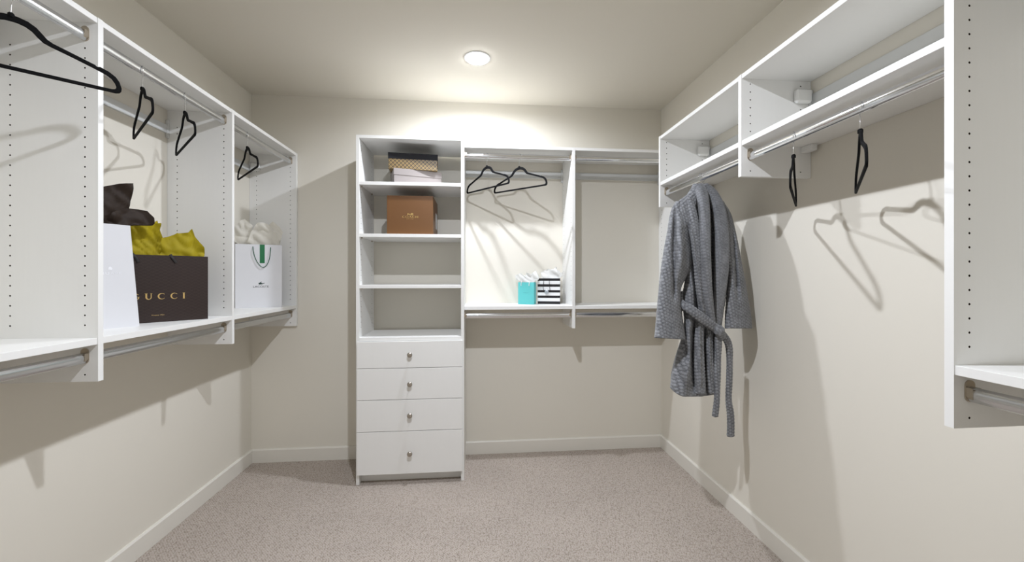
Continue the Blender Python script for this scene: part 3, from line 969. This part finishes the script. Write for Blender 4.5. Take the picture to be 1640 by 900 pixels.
# ---- white bag with green cord handle, left unit
dLc = Vector((0.911, 0.412)); RLc = Vector((-1.219, 2.632)); WL, HL, DL = 0.243, 0.388, 0.072
cL = RLc - dLc * (WL / 2)
b = bag_thing('white paper bag with green cord handle and a small crocodile emblem', (cL.x, cL.y, SH), math.degrees(math.atan2(dLc.y, dLc.x)))
bag_body(b, WL, HL, DL, 'paper_white', gus=0.010)
def putL(x, y): return put(x, y, RLc, dLc, WL)
a0, a1 = putL(416, 391), putL(424, 421.5)
m = MB(); m.add([(a0[0], -0.0007, HL - 0.0005), (a1[0], -0.0007, HL - 0.0005), (a1[0], -0.0007, a1[1]), (a0[0], -0.0007, a1[1])], [(0, 1, 2, 3)])
m.build('green_stripe', 'print_green', b, fix=False)['label'] = 'flat green stripe'
pts = []
for q in ((405, 395), (406, 402), (408.5, 412), (413, 421), (420, 428), (427, 425), (431.5, 415), (433, 405), (433.5, 396.5)):
    x, z = putL(*q); pts.append((x, -0.010, z))
pts = [(pts[0][0], 0.002, pts[0][2] + 0.002)] + pts[1:-1] + [(pts[-1][0], 0.002, pts[-1][2] + 0.002)]
cord(b, pts, 0.0021, 'cord_green')['label'] = 'green cord handle'
x0, z0 = putL(405.5, 459.5); x1, z1 = putL(430.5, 458.5)
V, Fc = text_mesh('LACOSTE', x1 - x0, 0.0115)
flat('lettering', V, Fc, 'print_dark', b, (x0 + x1) / 2, (z0 + z1) / 2)
cx_, cz_ = putL(418.5, 454.5)
s = 0.0335
croc = [(-0.50, -0.05), (-0.36, 0.06), (-0.46, 0.16), (-0.22, 0.22), (-0.02, 0.40), (0.10, 0.36), (-0.06, 0.20), (0.08, 0.13), (0.30, 0.12), (0.52, 0.20), (0.50, 0.10), (0.34, 0.0), (0.16, -0.04), (0.12, -0.16), (0.02, -0.08), (-0.16, -0.10), (-0.22, -0.20), (-0.28, -0.10)]
m = MB(); m.add([(cx_ + a * s, -0.0007, cz_ + c * s) for a, c in croc], [tuple(range(len(croc)))])
m.build('crocodile_emblem', 'print_croc', b, fix=False)
BL = RLc - dLc * WL
bl1 = BL + Vector((-dLc.y, dLc.x)) * 0.03
zt = SH + HL - 0.06
cr_a = [(362, 388), (372, 368), (385, 352), (391, 350), (405, 361), (403, 368), (398, 390)]
cr_b = [(396, 392), (402, 372), (412, 357), (424, 357), (430, 360), (437, 355), (448, 364), (453, 372), (448, 388)]
cr_c = [(372, 390), (377, 378), (398, 380), (412, 372), (430, 366), (444, 378), (447, 390)]
tissue('pale cream tissue paper rising from the bag with the green cord handle', 'tissue_cream', bl1, dLc,
       [(0.006, zt, trace(cr_a, bl1, dLc), 0.016), (0.0, zt, trace(cr_b, bl1, dLc), 0.018), (-0.012, zt, trace(cr_c, bl1, dLc), 0.012)], 21, (BL, WL, DL, SH + HL, 0.010, (0, 0), HL))

# ---- two small gift bags, back unit
SB = SH + 0.005
WT, HT, DT = 0.110, 0.147, 0.058
phi = math.radians(-22)
b = bag_thing('small turquoise gift bag with white handles', (0.331, 2.660, SB), -22)
bag_body(b, WT, HT, DT, 'turquoise', gus=0.006)
V, Fc = text_mesh('TIFFANY & CO.', 0.036, 0.0042)
flat('lettering', V, Fc, 'print_teal', b, -0.002, 0.077)
for xx in (-0.033, 0.022):
    cord(b, [(xx + 0.004, 0.003, HT + 0.010), (xx + 0.002, -0.002, HT), (xx, -0.0035, HT - 0.012), (xx, -0.0035, HT - 0.024)], 0.0022, 'cord_white')
dT = Vector((math.cos(phi), math.sin(phi)))
bT = Vector((0.331, 2.660)) - dT * (WT / 2) + Vector((-dT.y, dT.x)) * 0.028
zt = SB + HT - 0.04
tissue('white tissue paper fluffed out of the turquoise gift bag', 'tissue_white', bT, dT,
       [(0.0, zt, trace([(828, 455), (825, 441), (833, 437), (841, 443), (843, 436), (850, 439), (858, 433), (864, 444), (859, 456)], bT, dT), 0.014),
        (0.014, zt, trace([(832, 456), (831, 442), (845, 440), (856, 441), (860, 455)], bT, dT), 0.012)], 31, (Vector((0.331, 2.660)) - dT * (WT / 2), WT, DT, SB + HT, 0.006, (0, 0), HT))

WS, HS, DS = 0.150, 0.173, 0.066
phi = math.radians(-14)
b = bag_thing('small black and white striped gift bag with black cord handle', (0.487, 2.668, SB), -14)
fr = [0, 0.106, 0.236, 0.328, 0.45, 0.542, 0.675, 0.773, 0.903, 1.0]
bag_body(b, WS, HS, DS, ['stripe_white', 'stripe_black'], rows=fr, mi_rows=[1, 0, 1, 0, 1, 0, 1, 0, 1], gus=0.006)
cord(b, [(-0.036, 0.002, 0.166), (-0.034, -0.004, 0.150), (-0.038, -0.006, 0.120), (-0.034, -0.007, 0.094), (-0.015, -0.008, 0.078), (0.008, -0.007, 0.094), (0.005, -0.006, 0.120), (0.004, -0.004, 0.150), (0.004, 0.002, 0.166)], 0.0016, 'cord_black')
m = MB(); m.lathe([(0.0, -0.0095), (0.012, -0.0095), (0.0135, -0.0085), (0.012, -0.0070), (0.0, -0.0070)], 20, axis='y', o=(-0.014, 0, 0.083))
m.build('round_tag', 'tag_silver', b, 40)['label'] = 'small silver grey round tag'
dS = Vector((math.cos(phi), math.sin(phi)))
bS = Vector((0.487, 2.668)) - dS * (WS / 2) + Vector((-dS.y, dS.x)) * 0.028
zt = SB + HS - 0.04
tissue('white tissue paper fluffed out of the striped gift bag', 'tissue_white', bS, dS,
       [(0.0, zt, trace([(868, 449), (866, 436), (878, 430), (884, 433), (891, 427), (894, 440), (902, 435), (899, 449)], bS, dS), 0.016),
        (0.016, zt, trace([(870, 449), (874, 433), (890, 430), (900, 438), (898, 449)], bS, dS), 0.012)], 41, (Vector((0.487, 2.668)) - dS * (WS / 2), WS, DS, SB + HS, 0.006, (0, 0), HS))

# ================================================================== BOXES
def lidded_box(t, W, Dp, Hh, lid, mat_body, mat_lid):
    m = MB(); m.box(-W / 2, W / 2, 0, Dp, 0, Hh - 0.004, 0.0008); m.build('box_body', mat_body, t)
    m = MB(); m.box(-W / 2 - 0.003, W / 2 + 0.003, -0.003, Dp + 0.003, Hh - lid, Hh, 0.0012); m.build('lid', mat_lid, t)
S1 = 1.797
A, B_ = Vector((-0.499, 2.470)), Vector((-0.218, 2.556)); d = (B_ - A).normalized(); c = (A + B_) / 2
t = thing('storage_box', 'pale blush lidded box under the gold patterned box', 'box', (c.x, c.y, S1), math.atan2(d.y, d.x))
lidded_box(t, (B_ - A).length - 0.006, 0.185, 0.093, 0.040, 'box_blush', 'box_blush')
A, B_ = Vector((-0.535, 2.485)), Vector((-0.239, 2.515)); d = (B_ - A).normalized(); c = (A + B_) / 2
t = thing('storage_box', 'black lidded box with gold geometric pattern on the tower shelf', 'box', (c.x, c.y, S1 + 0.093), math.atan2(d.y, d.x))
lidded_box(t, (B_ - A).length - 0.006, 0.195, 0.098, 0.036, 'box_gold', 'box_black')
S2 = 1.487
t = thing('storage_box', 'large copper brown box with gold lettering on the tower shelf', 'box', (-0.400, 2.462, S2), 0)
m = MB(); m.box(-0.137, 0.137, 0, 0.285, 0, 0.234, 0.0012); m.build('box_body', 'paper_brown_box', t)
V, Fc = serif_letters('COACH', 0.0125, 0.10)
wv = max(v[0] for v in V) - min(v[0] for v in V)
kk, zz = on_line(657, 347.3, (-0.400, 2.462), (1, 0))
flat('lettering', [(a * 0.094 / wv, c_) for a, c_ in V], Fc, 'foil_gold', t, kk, zz - S2)['label'] = 'gold serif capital letters'
V, Fc = text_mesh('NEW YORK', 0.040, 0.0038, 1.2)
flat('small_lettering', V, Fc, 'foil_gold', t, kk, zz - S2 - 0.0125)
m = MB()
cxx, czz = kk + 0.002, zz - S2 + 0.0135
def disc(x, z, r): m.add([(x + r * math.cos(k * 0.628), -0.0006, z + r * math.sin(k * 0.628)) for k in range(10)], [tuple(range(10))])
disc(cxx + 0.004, czz, 0.0045); disc(cxx + 0.013, czz - 0.001, 0.0035)
m.add([(cxx + a, -0.0006, czz + c_) for a, c_ in ((0.000, 0.003), (0.015, 0.003), (0.016, 0.009), (0.002, 0.009))], [(0, 1, 2, 3)])
m.add([(cxx + a, -0.0006, czz + c_) for a, c_ in ((-0.018, -0.004), (-0.015, -0.004), (-0.013, 0.001), (-0.007, 0.001), (-0.005, -0.004), (-0.003, -0.004), (-0.002, 0.004), (-0.012, 0.006), (-0.016, 0.009), (-0.019, 0.006))], [tuple(range(10))])
m.build('carriage_emblem', 'foil_gold', t, fix=False)
m = MB(); m.box(0.1365, 0.1378, 0.16, 0.255, 0.055, 0.155); m.build('label_sticker', 'sticker', t)

# ================================================================== ROBE
EX = Vector((math.cos(RANG), math.sin(RANG), 0)); EN = Vector((math.sin(RANG), -math.cos(RANG), 0))
def rpt(px, py, dep=0.0):
    """image point -> local (x along hanger, z world) on the robe's plane, dep towards the robe's front"""
    return on_line(px, py, (ROBE_O[0] + EN.x * dep, ROBE_O[1] + EN.y * dep), EX)
def interp(tab, y):
    if y <= tab[0][0]: return tab[0][1]
    for (a, va), (b_, vb) in zip(tab, tab[1:]):
        if y <= b_: return va + (vb - va) * (y - a) / (b_ - a)
    return tab[-1][1]
def smooth_tab(tab, y, w=6.0):
    return (interp(tab, y - w) + 2 * interp(tab, y) + interp(tab, y + w)) / 4
RZ0 = 0.657
robe = thing('bathrobe', 'grey plush bathrobe with tied belt hanging from the chrome rod', 'bathrobe', (ROBE_O[0], ROBE_O[1], RZ0), RANG)
PUFF_P = 0.0150
def puff(a, z):
    """woven popcorn relief 0..1"""
    p = PUFF_P
    u_, v_ = (a * 0.82 + z * 0.57) / p, (z * 0.82 - a * 0.57) / (p * 0.85)
    r = math.floor(v_)
    fx = u_ + 0.5 * (r % 2)
    return max(0.0, math.sin(math.pi * (fx % 1.0))) ** 0.8 * max(0.0, math.sin(math.pi * (v_ % 1.0))) ** 0.7
def cloth_tube(name, ytab, n_rows, n_cols, Ltab, Rtab, htab, ctab, folds, y0, y1, amp=0.0034, ybend=None, hem_in=0.03, parent=robe, smooth_w=5.0, seed=0.0):
    vs, puffs = [], []
    def fold(px, py):
        s_ = 0.0
        for (line, wd, a_) in folds:
            if py < line[0][1] - 18 or py > line[-1][1] + 18: continue
            fx = interp([(q[1], q[0]) for q in line], py)
            e = min(1.0, max(0.0, (py - line[0][1] + 18) / 30)) * min(1.0, max(0.0, (line[-1][1] + 18 - py) / 30))
            s_ += a_ * e * math.exp(-((px - fx) / wd) ** 2)
        return s_
    rows = []
    for i in range(n_rows + 1):
        py = y0 + (y1 - y0) * i / n_rows
        L, R = smooth_tab(Ltab, py, smooth_w), smooth_tab(Rtab, py, smooth_w)
        hh, cc = interp(htab, py), interp(ctab, py)
        rows.append((py, L, R, hh, cc))
    extra = 4                                           # hem turned inside
    for j in range(extra):
        f = (j + 1) / extra
        py, L, R, hh, cc = rows[n_rows]
        rows.append((py - 10 * f, L + 3 + 2 * f, R - 3 - 2 * f, hh * 0.8, cc))
    for i, (py, L, R, hh, cc) in enumerate(rows):
        ins = i > n_rows
        for k in range(n_cols):
            a = 2 * math.pi * k / n_cols
            ca, sa = math.cos(a), math.sin(a)
            px = (L + R) / 2 - (R - L) / 2 * math.copysign(abs(ca) ** 0.8, ca)
            yy = py
            if ybend: yy += ybend((px - L) / max(1, R - L)) * max(0.0, 1 - (y1 - py) / 60.0) ** 2
            dep = hh * math.copysign(abs(sa) ** 0.75, sa)
            front = max(0.0, sa) ** 0.4
            dep += 2.2 * fold(px, py) * front if sa > 0 else -0.006 * math.sin(px * 0.3 + seed)
            x, z = rpt(px, yy, cc + dep)
            pf = puff(x + seed, z) if not ins else 0.2
            x2 = x - ca * (pf - 0.4) * amp
            dep2 = dep + math.copysign(1, sa) * abs(sa) * (pf - 0.4) * amp + 0.0035 * noise.noise((x * 9 + seed, z * 7, 3.1 * sa))
            vs.append((x2, -(cc + dep2), z - RZ0)); puffs.append(pf)
    nr = len(rows)
    fs = [(i * n_cols + k, i * n_cols + (k + 1) % n_cols, (i + 1) * n_cols + (k + 1) % n_cols, (i + 1) * n_cols + k) for i in range(nr - 1) for k in range(n_cols)]
    fs.append(tuple(range(n_cols))); fs.append(tuple((nr - 1) * n_cols + k for k in range(n_cols)))
    m = MB(); m.add(vs, fs)
    o = m.build(name, 'plush', parent, smooth=True)
    at = o.data.attributes.new('puff', 'FLOAT', 'POINT'); at.data.foreach_set('value', puffs)
    return o
body_L = [(294, 1112), (300, 1107), (312, 1101), (319, 1090), (326, 1081), (340, 1078), (370, 1084), (400, 1091), (430, 1098), (450, 1097), (470, 1093), (490, 1093), (515, 1096), (540, 1092), (560, 1085), (580, 1079), (600, 1075), (634, 1073)]
body_R = [(294, 1131), (300, 1140), (312, 1150), (322, 1158), (340, 1166), (380, 1169), (420, 1168), (450, 1166), (480, 1162), (500, 1158), (530, 1155), (560, 1154), (600, 1152), (620, 1147), (634, 1144)]
body_h = [(294, 0.022), (302, 0.036), (325, 0.060), (360, 0.088), (430, 0.098), (500, 0.086), (535, 0.076), (580, 0.092), (634, 0.104)]
body_c = [(294, 0.0), (634, 0.0)]
fold_lines = [
    ([(1086, 338), (1094, 377), (1101, 400)], 3.0, -0.016),
    ([(1102, 372), (1109, 412), (1115, 460), (1117, 500)], 3.0, -0.024),
    ([(1108, 372), (1117, 430), (1124, 480), (1128, 510)], 4.5, 0.012),
    ([(1119, 329), (1123, 362), (1126, 415), (1132, 480), (1139, 514)], 3.0, -0.024),
    ([(1138, 325), (1141, 370), (1142, 430), (1141, 490)], 3.2, -0.022),
    ([(1159, 341), (1167, 377), (1167, 440), (1160, 496), (1149, 522)], 3.5, -0.022),
    ([(1104, 510), (1102, 570), (1098, 620)], 6.0, 0.012),
    ([(1113, 520), (1110, 564), (1112, 610)], 3.5, -0.024),
    ([(1120, 520), (1121, 570), (1123, 625)], 4.5, 0.014),
    ([(1128, 530), (1130, 566), (1133, 624)], 3.0, -0.024),
    ([(1136, 535), (1138, 570), (1139, 622)], 3.5, 0.012),
    ([(1142, 538), (1143, 604), (1142, 628)], 2.6, -0.022),
    ([(1100, 545), (1100, 580)], 4.0, -0.014),
]
hem = lambda s_: -14 * max(0.0, (0.3 - s_) / 0.3) ** 1.6 + 1.0 - (3.0 * max(0.0, (s_ - 0.7) / 0.3))
cloth_tube('robe_body', None, 210, 168, body_L, body_R, body_h, body_c, fold_lines, 294, 634, ybend=hem)
sl_L = [(322, 1084), (330, 1077), (345, 1073), (370, 1069), (400, 1063), (450, 1056), (500, 1052), (543, 1048)]
sl_R = [(322, 1098), (345, 1104), (400, 1109), (430, 1107), (445, 1099), (460, 1090), (480, 1090), (500, 1092), (543, 1098)]
sl_h = [(322, 0.034), (360, 0.060), (430, 0.064), (470, 0.052), (543, 0.064)]
sl_c = [(322, 0.0), (400, 0.030), (470, 0.050), (543, 0.060)]
sl_f = [([(1081, 345), (1079, 400), (1080, 470)], 2.6, -0.012), ([(1090, 350), (1092, 400), (1090, 430)], 5, 0.010)]
o = cloth_tube('sleeve', None, 140, 88, sl_L, sl_R, sl_h, sl_c, sl_f, 322, 543, ybend=lambda s_: -2 + 3 * s_, seed=0.31)
sr_L = [(328, 1146), (345, 1152), (400, 1160), (440, 1166), (470, 1164), (505, 1161), (525, 1161)]
sr_R = [(322, 1158), (332, 1165), (345, 1172), (370, 1178), (400, 1184), (450, 1193), (500, 1202), (525, 1205)]
sr_h = [(322, 0.030), (360, 0.050), (430, 0.052), (525, 0.050)]
sr_c = [(322, 0.010), (400, 0.050), (525, 0.074)]
sr_f = [([(1174, 370), (1178, 420), (1182, 470)], 3.0, -0.010)]
cloth_tube('sleeve', None, 128, 84, sr_L, sr_R, sr_h, sr_c, sr_f, 322, 525, ybend=lambda s_: 1.0, seed=0.77)

def cloth_strip(name, path, hw, dep, th, parent=robe, seed=0.0, amp=0.0030, step=0.0035, n=26, tone=1.0):
    """padded band following image points; hw: half widths in px, dep: depth of its centre, th: half thickness"""
    P = []
    for (q, w_, d_) in zip(path, hw, dep):
        x, z = rpt(q[0], q[1], d_); P.append((Vector((x, -d_, z - RZ0)), w_ * 0.0030))
    pts = []
    for i in range(len(P) - 1):
        p0, p1, p2, p3 = P[max(i - 1, 0)], P[i], P[i + 1], P[min(i + 2, len(P) - 1)]
        L = (p2[0] - p1[0]).length; k = max(2, int(L / step))
        for j in range(k):
            u_ = j / k
            c_ = 0.5 * ((2 * p1[0]) + (p2[0] - p0[0]) * u_ + (2 * p0[0] - 5 * p1[0] + 4 * p2[0] - p3[0]) * u_ * u_ + (3 * p1[0] - p0[0] - 3 * p2[0] + p3[0]) * u_ ** 3)
            pts.append((c_, p1[1] + (p2[1] - p1[1]) * u_))
    pts.append(P[-1])
    vs, puffs = [], []
    run = 0.0
    m_ = len(pts)
    for i, (c_, w_) in enumerate(pts):
        t_ = (pts[min(i + 1, m_ - 1)][0] - pts[max(i - 1, 0)][0]).normalized()
        if i: run += (c_ - pts[i - 1][0]).length
        nf = Vector((0, -1, 0)); nf = (nf - t_ * t_.dot(nf)).normalized()
        sd = t_.cross(nf)
        e = min(1.0, 0.25 + min(i, m_ - 1 - i) * 0.35)
        for k in range(n):
            a = 2 * math.pi * k / n
            ca, sa = math.cos(a), math.sin(a)
            sx = math.copysign(abs(ca) ** 0.8, ca) * w_ * e; sy = math.copysign(abs(sa) ** 0.8, sa) * th * e
            pf = puff(sx + seed, run)
            q = c_ + sd * (sx + ca * (pf - 0.4) * amp) + nf * (sy + sa * (pf - 0.4) * amp)
            vs.append(tuple(q)); puffs.append(0.45 + (pf - 0.45) * tone)
    fs = [(i * n + k, i * n + (k + 1) % n, (i + 1) * n + (k + 1) % n, (i + 1) * n + k) for i in range(m_ - 1) for k in range(n)]
    fs.append(tuple(range(n))); fs.append(tuple((m_ - 1) * n + k for k in range(n)))
    m = MB(); m.add(vs, fs)
    o = m.build(name, 'plush', parent, smooth=True)
    at = o.data.attributes.new('puff', 'FLOAT', 'POINT'); at.data.foreach_set('value', puffs)
    return o
cloth_strip('lapel', [(1116, 297), (1124, 310), (1128, 340), (1129.5, 385), (1131, 430), (1134, 475), (1139, 518)], [7, 9, 8, 7, 6.5, 6, 5], [0.028, 0.052, 0.090, 0.114, 0.122, 0.114, 0.098], 0.020, amp=0.0018, tone=0.55)
cloth_strip('lapel', [(1125, 298), (1141, 312), (1152, 340), (1156, 385), (1155.5, 430), (1152, 475), (1147, 524)], [7, 9.5, 11, 12, 11.5, 9, 6], [0.012, 0.034, 0.070, 0.100, 0.110, 0.104, 0.086], 0.018, seed=0.2, amp=0.0015, tone=0.45)
cloth_strip('front_fold', [(1104, 318), (1111, 350), (1115, 390), (1119, 430), (1123, 470), (1127, 505)], [5, 6.5, 7, 7, 7, 6.5], [0.046, 0.076, 0.094, 0.101, 0.098, 0.090], 0.014, seed=0.5)
cloth_strip('skirt_fold', [(1121, 512), (1120, 540), (1120, 575), (1121, 605), (1122, 631)], [5.5, 6.5, 7.5, 8, 8], [0.082, 0.082, 0.094, 0.104, 0.108], 0.014, seed=0.9)
cloth_strip('skirt_fold', [(1137, 524), (1136, 545), (1137, 580), (1138, 610), (1139, 631)], [4.5, 5, 5.5, 5.5, 5.5], [0.074, 0.076, 0.086, 0.092, 0.096], 0.012, seed=0.1)
belt = cloth_strip('belt', [(1091, 484), (1098, 490), (1112, 500), (1132, 515), (1150, 528), (1157, 533)], [7, 7, 7, 7, 7, 6], [0.040, 0.086, 0.108, 0.112, 0.106, 0.096], 0.012)
cloth_strip('belt_knot', [(1147, 522), (1152, 530), (1156, 541)], [8, 8, 6], [0.104, 0.120, 0.100], 0.016, parent=belt)
cloth_strip('belt_tail', [(1154, 531), (1162, 541), (1167, 553), (1168.5, 575), (1168, 610), (1167, 640), (1170, 665), (1170, 700)], [5, 5.5, 5.5, 5, 4.6, 5, 5.6, 6.2], [0.106, 0.102, 0.096, 0.092, 0.090, 0.090, 0.090, 0.090], 0.009, parent=belt, seed=0.4)
cloth_strip('belt_tail', [(1151, 536), (1150, 560), (1149, 600), (1148, 640), (1145, 668)], [6, 5.5, 4.8, 4.4, 4.6], [0.104, 0.100, 0.104, 0.108, 0.108], 0.009, parent=belt, seed=0.6)
cloth_strip('belt_loop', [(1093, 466), (1091, 474), (1091, 486), (1093, 498)], [2.2, 2.2, 2.2, 2.2], [0.030, 0.040, 0.046, 0.030], 0.006)
